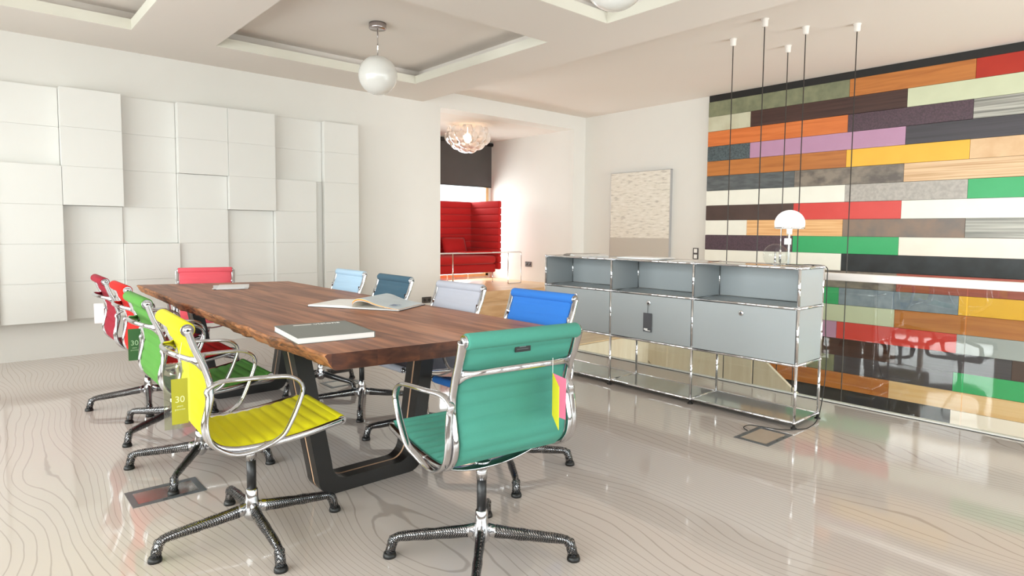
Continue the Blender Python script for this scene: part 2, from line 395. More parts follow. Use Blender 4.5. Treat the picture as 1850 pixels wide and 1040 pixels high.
# ------------------------------------------------------------------ colour sample wall
def stone(n, a, b, sc_=6, rough=.35, vec=(1, 1, 1)): return mat(n, a, rough, vcol=b, vscale=sc_, vec=vec)
S = {
 'olive': stone('olive_stone', '#84876a', '#71755c', 9), 'teak': wood('teak_laminate', [(.3, '#a8632c'), (.6, '#bf7839')], (20, 1.5, 20), .35),
 'red0': stone('deep_red_laminate', '#b02812', '#aa2410'), 'marble': stone('pale_marble', '#c9c8b0', '#bbb79c', 5),
 'wenge': wood('wenge_laminate', [(.3, '#35201c'), (.6, '#4a302a')], (30, 1.5, 60), .35), 'palegreen': stone('pale_green_laminate', '#ccd2b4', '#c8ceb0'),
 'orange': wood('orange_cherry_laminate', [(.3, '#c8682e'), (.6, '#d97a3d')], (20, 1.5, 25), .35), 'plum': stone('plum_speckle', '#43323c', '#59434e', 60),
 'gstripe': wood('grey_stripe_laminate', [(.35, '#6f6f6a'), (.6, '#b9b8b0')], (1, .6, 45), .35), 'slateblue': stone('dark_slate_speckle', '#3a4449', '#5b686c', 55),
 'mauve': stone('mauve_laminate', '#bb8fae', '#b78baa'), 'char': wood('charcoal_laminate', [(.3, '#37343a'), (.6, '#454148')], (1, .8, 40), .4),
 'yellow': stone('yellow_laminate', '#f0b73a', '#edb336'), 'travert': stone('travertine', '#dfbd93', '#cfa579', 5), 'slate': stone('slate', '#4d5153', '#63686a', 14, vec=(1, .5, 2)),
 'brstone': stone('veined_brown_stone', '#5f5650', '#8b8073', 12, vec=(1, .6, 1)), 'zebra': wood('zebrano_laminate', [(.35, '#c39a70'), (.6, '#e3c29b')], (1, .8, 40), .4),
 'white': stone('warm_white_laminate', '#efeee3', '#ebeadf'), 'gstone': stone('light_grey_stone', '#a39d97', '#b5afa8', 30), 'green': stone('green_laminate', '#2fa865', '#2ca562'),
 'dbrown': stone('dark_brown_laminate', '#46332e', '#4e3a34'), 'red': stone('red_laminate', '#d6423a', '#d23e36'), 'oak': wood('olive_ash_laminate', [(.35, '#d69a60'), (.6, '#edbf87')], (1, 1.2, 50), .4),
 'rust': stone('rusted_laminate', '#87705f', '#6f655f', 5), 'cream': stone('cream_laminate', '#f3e6da', '#f0e3d6'), 'black': stone('black_marble', '#121414', '#23272a', 8),
 'brick': stone('red_brown_laminate', '#a8584a', '#96493c', 10, vec=(1, .3, 6)), 'bluegrey': stone('blue_grey_stone', '#76828f', '#8d98a3', 10),
 'lgrey': stone('light_grey_laminate', '#a9adad', '#a5a9a9'), 'maple': wood('maple_laminate', [(.3, '#dcb078'), (.6, '#e6c190')], (1, 1, 26), .4),
}
Z0 = 2.978; pitch = .2012; YA, YZ = 4.735, -2.9
rows = [ # (row, [(material, y_end)...]) from the corner towards the camera
 [('olive', 3.55), ('teak', None, 1070), ('red0', None)],
]
def yx(px, py):        # where a joint seen in the photograph lies along the wall
    d = Matrix((r2, -u2, fw)).transposed() @ V(((px-925)/foc, (py-520-shy)/foc, 1)); return d.y/d.x*(XR-.03)
def c4(x, y): return yx(1250+x/2.08, y/2.08)
def c6(x, y): return yx(1480+x/2.97, 450+y/2.97)
R = [
 [('olive', c4(595, 340)), ('teak', c4(1070, 265)), ('red0', YZ)],
 [('marble', c4(223, 450)), ('wenge', c4(812, 375)), ('palegreen', YZ)],
 [('orange', c4(588, 470)), ('plum', c4(1060, 415)), ('gstripe', YZ)],
 [('slateblue', c4(220, 570)), ('mauve', c4(805, 515)), ('char', YZ)],
 [('teak', c4(582, 600)), ('yellow', c4(1046, 565)), ('travert', YZ)],
 [('slate', c4(387, 680)), ('brstone', c4(798, 655)), ('zebra', YZ)],
 [('white', c4(577, 730)), ('gstone', c4(1038, 715)), ('green', YZ)],
 [('dbrown', c4(383, 800)), ('red', c4(788, 795)), ('white', YZ)],
 [('white', c4(208, 855)), ('oak', c4(568, 860)), ('rust', c4(1028, 860)), ('gstripe', YZ)],
 [('plum', c4(380, 915)), ('green', c4(778, 925)), ('cream', YZ)],
 [('white', c4(562, 985)), ('black', YZ)],
 [('brstone', c6(415, 200)), ('brick', YZ)],
 [('green', c6(107, 250)), ('bluegrey', c6(750, 300)), ('yellow', YZ)],
 [('palegreen', c6(405, 370)), ('teak', YZ)],
 [('mauve', c6(95, 430)), ('red', c6(738, 510)), ('lgrey', YZ)],
 [('wenge', c6(410, 560)), ('char', c6(1035, 640)), ('dbrown', YZ)],
 [('olive', c6(82, 610)), ('char', c6(718, 710)), ('green', YZ)],
 [('teak', c6(375, 740)), ('maple', YZ)],
 [('black', c6(705, 880)), ('cream', YZ)],
 [('gstone', 2.0), ('palegreen', YZ)], [('teak', 2.8), ('maple', YZ)], [('white', 1.5), ('green', YZ)],
]
sw = thing('sample_board_wall', (XR, YA, 0), 0, 'right wall clad in rows of long multicoloured laminate and stone sample boards', 'wall cladding')
m = MB(); m.box((-.02, -.0, -2.7), (-.0, YZ-YA, 2.99+.078)); m.build('backing_panel', M_black, sw)
m = MB(); m.box((-.024, .003, 2.983), (-.02, YZ-YA, ZH-.002)); m.build('header_strip', M_black, sw)
names = dict(teak='teak brown', red0='deep red', marble='pale marble', olive='olive stone', wenge='dark wenge', palegreen='pale green', orange='orange cherry', plum='speckled plum')
for i, row in enumerate(R):
    y = YA-.004; zt = Z0-i*pitch
    for (k, ye) in row:
        m = MB(); m.box((-.045, y-YA, zt-pitch+.0015), (-.02, ye-YA+.0025, zt-.0015), .0012)
        o = m.build('sample_board', S[k], sw); o['label'] = S[k].name.replace('_', ' ')+' board'
        y = ye

# ------------------------------------------------------------------ glass balustrade and stair
bl = thing('glass_balustrade', (XG, 0, 0), 0, 'frameless glass balustrade with white handrail along the stair opening', 'balustrade')
js = [4.40, 3.93, 3.15, 2.37, 1.59, -.0, -1.5, -2.95]
js = [4.40, 3.15, 2.37, 1.0, -.5, -1.6, -2.95]
for a, b in zip(js, js[1:]):
    m = MB(); m.box((-.005, b+.003, -.10), (.005, a-.003, .885)); m.build('glass_pane', M_glass, bl)
m = MB(); m.box((-.03, -2.95, .872), (.03, 4.42, .925), .006); m.build('handrail', mat('white_handrail', '#fbf4f2', .25), bl)
m = MB(); m.box((-.018, -2.95, -.012), (.02, 4.42, .012)); m.build('floor_channel', mat('white_channel', '#f0efe9', .3), bl)
m = MB(); m.box((-.021, -2.95, -.002), (-.018, 4.42, .004)); m.build('floor_seal', M_black, bl)
st = thing('staircase', (6.1, 4.46, 0), 0, 'pale birch staircase descending behind the balustrade along the sample wall', 'staircase')
zt = lambda y: 1.05+.79*y
m = MB(); m.prism([(0, zt(0)), (0, zt(0)-1.36), (-4.6, zt(-4.6)-.0), ] if 0 else [(0, .80), (0, -.31), (-3.08, -2.74), (-4.78, -2.74), (-.317, .80)], .04, 0, 0); m.build('parapet_panel', M_beech2, st)
for k in range(15):
    m = MB(); y = -.02-k*.235; z = -.185*(k+1)
    if z < -2.7: break
    m.box((.045, y-.26, z-.04), (1.62, y, z), .003); m.build('tread', M_beech2, st)

# ------------------------------------------------------------------ table
M_top = wood('walnut_table_top', [(.22, '#5d382a'), (.40, '#87553f'), (.52, '#a06a4e'), (.66, '#b57a58'), (.85, '#877060')], (16, 1.1, 16), .42, coat=0, spec=.3, plank=.178, plank_amt=.55, detail=9, dist=1.2)
M_end = wood('walnut_end_grain', [(.3, '#3a1c12'), (.5, '#522c1d'), (.7, '#6d3d25')], (14, 14, 34), .45, plank=.178)
M_bark = wood('live_edge_bark', [(.3, '#4a3a30'), (.45, '#8a5a3a'), (.58, '#b5764a'), (.7, '#8f7a5a')], (30, 9, 30), .6, dist=1.5, bump=.8)
M_leg = mat('black_stained_table_leg', '#191614', .38, var=.2)
tb = thing('conference_table', (1.54, 3.85, 0), 0, 'long walnut conference table with natural live edge and black trapezoid legs', 'table')
def ledge(t):     # left live edge x at parameter t (0 near, 1 far), world coordinates
    n = noise.noise(V((t*9, 3.1, 0)))*.03+noise.noise(V((t*34, 1.3, 0)))*.010+noise.noise(V((t*120, 5, 0)))*.003
    bump = -.018 if .255 < t < .27 else 0
    return .982+.058*t**2.2+n*(1-.6*t)*min(1, t*12)+bump
def redge(t):
    return 2.125+.02*t+noise.noise(V((t*7, 8.1, 0)))*.012
def yline(x, t):  # y for given x along cross-line t
    yn = 2.145-(x-.98)*.122; yf = 5.735-(x-1.04)*.295
    return yn+(yf-yn)*t
m = MB(); NT = 150; xs_n = 9
def lat(t, z):    # section points at t
    xl, xr = ledge(t), redge(t)
    und = .022+.012*noise.noise(V((t*25, 7, 0)))+.01*noise.noise(V((t*80, 2, 0)))
    return xl, xr, und
top_r, ring = [], []
org = V((1.54, 3.85, 0))
for i in range(NT+1):
    t = i/NT; xl, xr, und = lat(t, 0)
    pts = [(xl+.004+und*.15, .742), (xl-.002, .736), (xl+und*.35, .722+.004*noise.noise(V((t*60, 1, 4)))), (xl+und*.7, .704+.006*noise.noise(V((t*50, 4, 4)))), (xl+und+.008, .684), (xl+und+.02, .678),
           (xr-.01, .678), (xr, .69), (xr+.004, .72), (xr, .74), (xr-.004, .742)]
    ring.append([V((x, yline(x, t), z))-org for x, z in pts])
Rv = [[m.bm.verts.new(p) for p in r] for r in ring]
for i in range(NT):
    a, b = Rv[i], Rv[i+1]; n = len(a)
    for j in range(n):
        k = (j+1) % n
        m.mi = 2 if j < 4 else (0 if j == n-1 else (1 if j in (4, 5) else 2))
        if j in (6, 7, 8, 9): m.mi = 2
        m._f([a[j], a[k], b[k], b[j]], j < 4)
m.mi = 1; m._f(list(reversed(Rv[0]))); m._f(Rv[-1])
m.build('tabletop', [M_top, M_end, M_bark], tb)
M_ply = mat('light_ply_stripe', '#cfa684', .5, var=.15, vscale=30)
def leg_frame(y0, yd, bl_, br_, tl, tr, name_ofs=0):
    """U frame: outer line bottom-left x, bottom-right x, top-left x, top-right x"""
    w, h = .074, .062; R0 = .10; zt_ = .68
    def side(xb, xt, sgn):
        return [(xb+(xt-xb)*k/6, zt_*k/6) for k in range(7)]
    outer, inner = [], []
    cxx = lambda xb, xt, z: xb+(xt-xb)*z/zt_
    outer.append((tl, zt_))
    for k in range(7):   # left bottom corner
        a = PI+k/6*PI/2; outer.append((cxx(bl_, tl, 0)+R0*.75*(1+math.cos(a)), R0*.75*(1+math.sin(a))))
    for k in range(7):
        a = 1.5*PI+k/6*PI/2; outer.append((cxx(br_, tr, 0)-R0*.75*(1-math.cos(a)), R0*.75*(1+math.sin(a))))
    outer.append((tr, zt_)); 
    ri = .075
    inner.append((tr-w, zt_))
    for k in range(9):
        a = -k/8*PI/2; inner.append((br_+.01-w-ri*(1-math.cos(a)), h+ri*(1+math.sin(a))))
    for k in range(9):
        a = 1.5*PI-k/8*PI/2; inner.append((bl_-.01+w+ri*(1+math.cos(a)), h+ri*(1+math.sin(a))))
    inner.append((tl+w, zt_))
    poly = [(x-org.x, z) for x, z in outer+inner]
    y0 -= org.y
    lg = MB(); lg.prism(poly, yd*.40, 1, y0); lg.prism(poly, yd*.40, 1, y0+yd*.60)
    o = lg.build('leg_frame', M_leg, tb)
    cx0 = (bl_+br_)/2-org.x
    s = MB(); s.prism([(cx0+(x-cx0)*.998, max(.001, z*.999)) for x, z in poly], yd*.09, 1, y0+yd*.455); s.build('ply_stripe', M_ply, o)
    s = MB(); s.prism([(cx0+(x-cx0)*.997, max(.001, z*.999)) for x, z in poly], yd*.055, 1, y0+yd*.40)
    s.prism([(cx0+(x-cx0)*.997, max(.001, z*.999)) for x, z in poly], yd*.055, 1, y0+yd*.545); s.build('core_layer', M_leg, o)
leg_frame(2.60, .13, 1.155, 1.70, 1.045, 1.79)
leg_frame(4.60, .13, 1.255, 1.80, 1.145, 1.90)
for yy in (2.62, 4.62):
    m = MB(); m.box((1.1-org.x, yy-org.y, .672), (1.95-org.x, yy+.09-org.y, .681)); m.build('mounting_plate', M_black, tb)

# ------------------------------------------------------------------ office chairs
PROF = [(-.253,.863),(-.232,.80),(-.207,.74),(-.190,.68),(-.188,.63),(-.198,.58),(-.208,.53),(-.198,.485),(-.168,.452),(-.12,.434),(-.05,.428),(.04,.432),(.13,.441),(.22,.456),(.272,.466)]
FW = .225    # half distance between the side frames
def fabric(name, col, d=None):
    m_ = mat(name, col, .85, var=.10, vscale=900, bump=.12, bscale=1500, sheen=.04, spec=.2); return m_
prof3 = smoothpath([(0, y, z) for y, z in PROF], 8)
def resample(P, step):
    out = [P[0]]; acc = 0
    for a, b in zip(P, P[1:]):
        L_ = (b-a).length; pos = 0
        while acc+L_-pos >= step:
            pos += step-acc; out.append(a+(b-a)*(pos/L_)); acc = 0
        acc += L_-pos
    return out
def sling_mesh():
    m = MB(); step = .006; P = resample(prof3, step); n = len(P); pit_ = .047
    rings = []
    hw = FW-.011
    xs = [-hw, -hw+.004, -hw+.012, -hw*.5, 0, hw*.5, hw-.012, hw-.004, hw]
    th = [.0015, .0035, 1, 1, 1, 1, 1, .0035, .0015]
    for i, p in enumerate(P):
        t = (P[min(i+1, n-1)]-P[max(i-1, 0)]).normalized(); nn = V((0, -t.z, t.y)) # left normal
        if nn.dot(V((0, .4, .6))) < 0: nn = -nn
        s = i*step; ph = (s % pit_)/pit_
        b = .0024+.0072*(math.sin(PI*ph)**.55 if 0 < ph < 1 else 0)
        top = [p+V((x, 0, 0))+nn*(b if q == 1 else q) for x, q in zip(xs, th)]
        bot = [p+V((x, 0, 0))-nn*(b*.9 if q == 1 else q) for x, q in zip(reversed(xs), reversed(th))]
        rings.append(top+bot)
    m.rings(rings)
    # rolled ends
    m.lathe([(.001, -FW+.002), (.023, -FW+.002), (.026, -FW+.009), (.026, FW-.009), (.023, FW-.002), (.001, FW-.002)], (0, -.256, .862), 20, 'X')
    m.lathe([(.001, -FW+.006), (.016, -FW+.006), (.018, -FW+.012), (.018, FW-.012), (.016, FW-.006), (.001, FW-.006)], (0, .278, .462), 20, 'X')
    return m
def chair_parts():
    root = bpy.data.objects.new('office_chair', None); COL.objects.link(root); root.empty_display_size = .1
    sling_mesh().build('seat_sling', M_paper, root)
    for s in (-1, 1):
        x = s*FW; m = MB()
        P = [p+V((x-0, 0, 0)) for p in prof3]
        n = len(P)
        P = [p+V((0, 0, 0)) for p in P]
        off = []
        for i, p in enumerate(P):
            t = (P[min(i+1, n-1)]-P[max(i-1, 0)]).normalized(); nn = V((0, -t.z, t.y))
            if nn.dot(V((0, .4, .6))) < 0: nn = -nn
            off.append(p-nn*.004)
        tt_ = [max(0, 1-i/(len(off)*.30)) for i in range(len(off))]
        off = [p+V((s*.006, 0, 0)) for p in off]
        m.sweep(off, [.011+.006*q*q for q in tt_], .0115, up=(0, .5, .6), n=14, power=.7)
        m.cyl((x-s*.006, -.256, .862), (x+s*.004, -.256, .862), .021, n=20)
        m.cyl((x-s*.006, .278, .462), (x+s*.004, .278, .462), .0155, n=20)
        fr = m.build('side_frame', M_chrome, root)
        for (yy, z, r) in ((-.256, .862, .0145), (.278, .462, .0105)):
            b = MB(); b.lathe([(.001, 0), (r, 0), (r, s*.004), (r*.75, s*.0065), (.001, s*.0065)], (x+s*.004, yy, z), 16, 'X')
            b.mi = 1; b.lathe([(.001, 0), (r*.38, 0), (r*.38, s*.0008), (.001, s*.0008)], (x+s*.0104, yy, z), 6, 'X')
            b.build('end_bolt', [M_chrome, M_black], fr)
        # arm loop
        A = [(-.205,.655,.004),(-.165,.680,.012),(-.09,.684,.034),(0,.682,.046),(.055,.676,.049),(.092,.655,.050),(.104,.622,.050),(.092,.578,.048),(.068,.52,.044),(.040,.467,.036),(.005,.440,.022),
             (-.05,.421,.015),(-.11,.418,.014),(-.158,.438,.015),(-.196,.475,.016),(-.210,.53,.016),(-.207,.59,.013),(-.204,.63,.008)]
        pts = smoothpath([(x+s*q[2]+s*.014, q[0], q[1]) for q in A], 4, loop=True)
        m = MB(); m.sweep(pts, .0072, .0128, up=(s, 0, 0), n=12, loop=True, power=.85)
        for (yy, z) in ((-.206, .575), (-.012, .432)):
            m.cyl((x, yy, z), (x+s*.024, yy-.001, z), .006, n=10)
        m.build('armrest', M_chrome, root)
    # back spreader: bows backwards between the uprights, flares into them
    m = MB(); P, rw, rh = [], [], []
    for k in range(25):
        u = -1+2*k/24; x = u*FW; bow = (1-abs(u)**2.6)
        P.append((x, -.210-.082*bow, .748+.022*bow)); e = max(0, (abs(u)-.82)/.18)
        rw.append(.006); rh.append(.0105+.020*e*e)
    m.sweep(P, rw, rh, up=(0, .15, 1), n=12); m.build('back_spreader', M_chrome, root)
    # seat spreader: bows downward
    m = MB(); P, rw, rh = [], [], []
    for k in range(25):
        u = -1+2*k/24; x = u*FW; bow = (1-abs(u)**2.4)
        P.append((x, -.045+.02*bow, .418-.058*bow)); e = abs(u)**3
        rw.append(.024+.010*e); rh.append(.0065)
    m.sweep(P, rw, rh, up=(0, 0, 1), n=14, power=.8)
    m.lathe([(.001, .34), (.02, .34), (.024, .355), (.034, .366), (.034, .372), (.001, .372)], (0, 0, 0), 20)
    m.build('seat_spreader', M_chrome, root)
    m = MB(); m.lathe([(.001, .17), (.0175, .17), (.0175, .31), (.001, .31)], n=20); m.build('gas_column', M_col, root)
    m = MB(); m.lathe([(.001, .30), (.0195, .30), (.0215, .345), (.001, .345)], n=20)
    m.build('column_collar', M_chrome, root)
    m = MB(); m.lathe([(.001, .062), (.018, .062), (.030, .075), (.034, .095), (.028, .125), (.0235, .15), (.0225, .182), (.019, .186), (.001, .186)], n=24); m.build('hub', M_chrome, root)
    for k in range(4):
        a = k*PI/2; c, s_ = math.cos(a), math.sin(a)
        def q(r, z): return (r*c, r*s_, z)
        path = [q(.012, .112), q(.05, .104), q(.12, .096), (q(.2, .088)), q(.27, .081), q(.305, .076), q(.322, .066), q(.330, .045), q(.336, .018)]
        m = MB(); m.sweep(path, [.017, .017, .0155, .0140, .0125, .0125, .0130, .0150, .0180], [.025, .024, .0205, .0170, .0145, .0135, .0130, .0150, .0180], n=12)
        lg = m.build('leg', M_chrome, root)
        m = MB(); path2 = smoothpath(path[1:], 3); N_ = len(path2)
        wr = [.0185-.0045*min(1, i/N_*1.6)+.0022*noise.noise(V((i*.9, k*3.1, 0)))+(.005 if i > N_*.68 else 0) for i in range(N_)]
        m.sweep(path2, wr, [w_*(1.35-.3*i/N_) if i < N_*.7 else w_*1.0 for i, w_ in enumerate(wr)], n=12, cap=False); m.build('net_sleeve', M_net, lg)
        m = MB(); m.lathe([(.001, 0), (.024, 0), (.0245, .007), (.021, .018), (.001, .018)], q(.338, 0), 16); m.build('glide', M_black, lg)
    return root
def copy_tree(o, parent=None):
    c = o.copy(); COL.objects.link(c); c.parent = parent
    for ch in o.children: copy_tree(ch, c)
    return c
proto = chair_parts()
def recolour(root, fab):
    for ch in root.children:
        if ch.name.startswith('seat_sling'):
            ch.material_slots[0].link = 'OBJECT'; ch.material_slots[0].material = fab
def turn_base(root, ang):
    for ch in root.children:
        if ch.name.split('.')[0] == 'leg': ch.rotation_euler = (0, 0, ang)
R_ = math.radians
CH = [ # name colour, x, y, heading (deg, direction faced, 90 = +Y), base angle (deg, world)
 ('yellow', '#ece41c', .815, 2.457, -3, 177, 'yellow ribbed office chair with a clear sleeved price tag on its back'),
 ('green', '#548f3c', .862, 3.345, -1, 146, 'leaf green office chair between the yellow and the bright red chairs'),
 ('red', '#d0150c', .918, 4.10, -1, 214, 'bright red office chair between the green and the crimson chairs'),
 ('crimson', '#98182e', .915, 4.785, -1, 170, 'crimson office chair farthest along the left side of the table'),
 ('coral', '#ee6572', 1.60, 5.90, 255, 30, 'coral pink office chair at the far head of the table'),
 ('sky', '#b4d2ea', 2.01, 4.47, 180, 20, 'pale sky blue office chair on the far right side of the table'),
 ('petrol', '#486577', 1.995, 3.79, 178, 240, 'dark petrol blue office chair between the sky blue and grey chairs'),
 ('grey', '#b4b6c2', 2.0, 3.03, 180, 156, 'light grey office chair between the petrol and the royal blue chairs'),
 ('blue', '#3577cc', 2.02, 2.33, 181, -32, 'royal blue office chair nearest on the right side of the table'),
 ('teal', '#4c9483', 1.386, 1.728, 83.5, -42.5, 'sea green office chair at the near head of the table seen from behind'),
]
chairs = {}
for i, (k, colr, x, y, hd, ba, lab) in enumerate(CH):
    o = proto if i == 0 else copy_tree(proto)
    o.location = (x, y, 0); rz = R_(hd-90); o.rotation_euler = (0, 0, rz)
    tag(o, lab, 'chair', 'office chairs around the conference table')
    recolour(o, fabric(k+'_hopsack_fabric', colr)); turn_base(o, R_(ba)-rz); chairs[k] = o
    if k == 'coral':
        for c_ in o.children:
            if c_.name.split('.')[0] not in ('leg', 'hub', 'gas_column'): c_.location.z = -.045
# care label on the sea green chair
m = MB(); m.box((-.031, -.2485, .808), (.031, -.2455, .833)); lb = m.build('care_label', M_black, chairs['teal'])
lb['label'] = 'small black sewn label'
m = MB(); m.box((-.014, -.2489, .823), (.012, -.2486, .8255)); m.box((-.024, -.2489, .8165), (.022, -.2486, .818)); m.build('label_print', M_greyd, lb)

# ------------------------------------------------------------------ sideboard
XF, XK = 3.79, 4.13; YS = [1.665, 2.393, 3.121, 3.849]; ZS = [.035, .391, .741, .987]
sb = thing('sideboard', (XF, YS[0], 0), 0, 'modular grey metal sideboard with chrome tube frame, open shelves above three flap doors', 'sideboard')
def L3(x, y, z): return V((x-XF, y-YS[0], z))
TR = .0088
for z in ZS:
    for i in range(3):
        for x in (XF, XK):
            m = MB(); m.cyl(L3(x, YS[i], z), L3(x, YS[i+1], z), TR, n=12); m.build('tube', M_tube, sb)
    for y in YS:
        m = MB(); m.cyl(L3(XF, y, z), L3(XK, y, z), TR, n=12); m.build('tube', M_tube, sb)
        for x in (XF, XK):
            m = MB(); m.sphere(L3(x, y, z), .0125, 12, 8); m.build('ball_joint', M_tube, sb)
for y in YS:
    for x in (XF, XK):
        for a, b in zip(ZS, ZS[1:]):
            m = MB(); m.cyl(L3(x, y, a), L3(x, y, b), TR, n=12); m.build('tube', M_tube, sb)
        m = MB(); m.lathe([(.001, 0), (.019, 0), (.019, .006), (.008, .012), (.008, .026), (.001, .026)], L3(x, y, 0), 16); m.build('foot', M_black, sb)
def panel(a, b, name='panel', mt=None):
    m = MB(); m.box(a, b, .0012); return m.build(name, mt or M_grey, sb)
g = .009; pt = .0035
M_shelf = mat('glossy_grey_shelf', '#8b9291', .10, var=.02, spec=.7, coat=.6)
for i in range(3):
    y0, y1 = YS[i]+g, YS[i+1]-g
    panel(L3(XF+g, y0, ZS[3]+.0005), L3(XK-g, y1, ZS[3]+.0005+pt), 'top_panel', M_shelf)
    panel(L3(XF+g, y0, ZS[2]-pt), L3(XK-g, y1, ZS[2]+pt), 'shelf')
    panel(L3(XF+g, y0, ZS[1]-pt), L3(XK-g, y1, ZS[1]+pt), 'shelf')
    panel(L3(XF+g, y0, ZS[0]-pt), L3(XK-g, y1, ZS[0]+pt), 'bottom_shelf', M_shelf)
    panel(L3(XK-pt, y0, ZS[2]+g), L3(XK+pt, y1, ZS[3]-g), 'back_panel')
    panel(L3(XK-pt, y0, ZS[1]+g), L3(XK+pt, y1, ZS[2]-g), 'back_panel')
    m = MB(); m.box(L3(XF-.008, y0, ZS[1]+g), L3(XF-.001, y1, ZS[2]-g), .002); d = m.build('flap_door', M_grey, sb)
    yc = (y0+y1)/2; kz = ZS[2]-.062
    m = MB(); m.lathe([(.001, 0), (.018, 0), (.018, -.004), (.014, -.007), (.001, -.007)], L3(XF-.008, yc, kz), 20, 'X'); m.mi = 1
    m.box(L3(XF-.0165, yc-.0025, kz-.009), L3(XF-.0145, yc+.0015, kz+.009))
    m.build('lock', [M_tube, M_black], d)
for y in YS:
    panel(L3(XF+g, y-pt, ZS[2]+g), L3(XK-g, y+pt, ZS[3]-g), 'side_panel'); panel(L3(XF+g, y-pt, ZS[1]+g), L3(XK-g, y+pt, ZS[2]-g), 'side_panel')
# swing tag on the middle lock
ty, tz = (YS[1]+YS[2])/2, ZS[2]-.062
tg = thing('swing_tag', (XF-.017, ty, tz), 0, 'dark grey swing tag hanging from the middle door lock of the sideboard', 'tag')
m = MB(); m.box((-.0008, -.036, -.215), (.0008, .040, -.075)); m.build('tag_card', mat('dark_grey_card', '#55555a', .5), tg)
m = MB(); m.sweep([(0, -.006, 0), (0, -.001, -.04), (-.001, .002, -.08)], .0009, n=6); m.sweep([(0, .006, 0), (0, .003, -.04), (-.001, .002, -.08)], .0009, n=6); m.build('tag_string', M_black, tg)
m = MB(); m.box((-.0013, .0, -.203), (-.0009, .032, -.190)); m.box((-.0013, -.026, -.208), (-.0009, .020, -.203)); m.build('printed_mark', M_white, tg)

# ------------------------------------------------------------------ desk lamp, glass dome, cable
Lx, Ly, Lz = 3.98, 1.825, ZS[3]+.005
dl = thing('desk_lamp', (Lx, Ly, Lz), 0, 'desk lamp with white opal dome shade on a glass stem at the sideboard right end', 'lamp')
m = MB(); m.lathe([(.001, 0), (.085, 0), (.087, .006), (.085, .010), (.001, .010)], n=32); m.build('base', M_clear, dl)
m = MB(); m.lathe([(.001, .010), (.015, .010), (.015, .21), (.001, .21)], n=20); m.build('glass_stem', M_clear, dl)
m = MB(); m.cyl((0, 0, .01), (0, 0, .25), .0055, n=12); m.lathe([(.001, .20), (.017, .20), (.017, .25), (.001, .25)], n=20); m.build('metal_stem', M_white, dl)
m = MB(); m.box((-.010, -.012, .135), (.010, .028, .175), .003); m.build('cable_grip', M_white, dl)
m = MB(); pr = []
for k in range(15):
    a = PI*.5*k/14*1.24; pr.append((max(.001, .091*math.sin(a)), .270+.086*math.cos(a)))
pr2 = [(max(.001, r-.003), z-.003) for r, z in reversed(pr)]
m.lathe(pr+pr2, n=36, cap=False); m.build('lamp_shade', mat('opal_shade_glow', '#fbfbfa', .3, emis=.35), dl)
m = MB(); m.lathe([(.088, .238), (.091, .238), (.091, .246), (.088, .246), (.088, .238)], n=36, cap=False); m.build('shade_rim', M_tube, dl)
m = MB(); m.cyl((-.02, .045, .08), (-.02, .045, .243), .0022, n=8); m.cyl((-.02, .045, .02), (-.02, .045, .10), .007, n=12); m.build('pull_switch', M_tube, dl)
gd = thing('glass_dome', (4.08, 1.96, Lz), 0, 'small clear glass dome standing behind the desk lamp on the sideboard', 'glass dome')
m = MB(); pr = [(max(.001, .078*math.sin(PI*k/14*.80)), .060+.078*math.cos(PI*k/14*.80)) for k in range(15)]
m.lathe(pr, n=32, cap=False); m.build('dome', M_clear, gd)
m = MB(); m.lathe([(.001, 0), (.03, 0), (.03, .003), (.001, .003)], n=24); m.cyl((0, 0, .004), (0, 0, .085), .007, n=14); m.build('inner_stem', M_tube, gd)
m = MB(); pts = smoothpath([(4.02, 1.86, .998), (4.06, 1.80, .996), (4.12, 1.73, .997), (4.148, 1.655, .985), (4.15, 1.648, .90), (4.148, 1.645, .60), (4.145, 1.63, .40), (4.11, 1.625, .20), (3.98, 1.60, .05), (3.88, 1.61, .006), (3.78, 1.64, .006), (3.70, 1.70, .006), (3.66, 1.79, .008), (3.62, 1.86, .012), (3.56, 1.87, .008), (3.53, 1.83, .004)], 6)
o = m.sweep(pts, .003, n=8).build('power_cable', M_black); tag(o, 'thin black power cable running from the desk lamp down to the floor box', 'cable')

# ------------------------------------------------------------------ floor boxes
def floor_box(x0, x1, y0, y1, lab, plate):
    r = thing('floor_box', ((x0+x1)/2, (y0+y1)/2, 0), 0, lab, 'floor box', 'floor boxes'); a, b = (x1-x0)/2, (y1-y0)/2; w_ = .026
    m = MB()
    m.box((-a, -b, -.01), (a, -b+w_, .003)); m.box((-a, b-w_, -.01), (a, b, .003)); m.box((-a, -b+w_, -.01), (-a+w_, b-w_, .003)); m.box((a-w_, -b+w_, -.01), (a, b-w_, .003))
    m.build('frame', M_greyd, r); m = MB(); m.box((-a+w_, -b+w_, -.01), (a-w_, b-w_, .0012)); m.build('lid', plate, r)
    m = MB(); m.box((-.03, -b+.008, .003), (-.012, -b+.014, .0036)); m.box((.05, -b+.008, .003), (.068, -b+.014, .0036)); m.build('latch_slot', M_black, r)
floor_box(.505, .80, 3.015, 3.21, 'grey framed floor box with steel lid under the green chair', M_steel)
floor_box(3.36, 3.665, 1.615, 1.825, 'grey framed floor box with beige lid in front of the sideboard', mat('beige_lid', '#b5a494', .2))
floor_box(2.055, 2.32, 4.385, 4.59, 'small chrome edged floor box on the floor under the sky blue chair', M_steel)

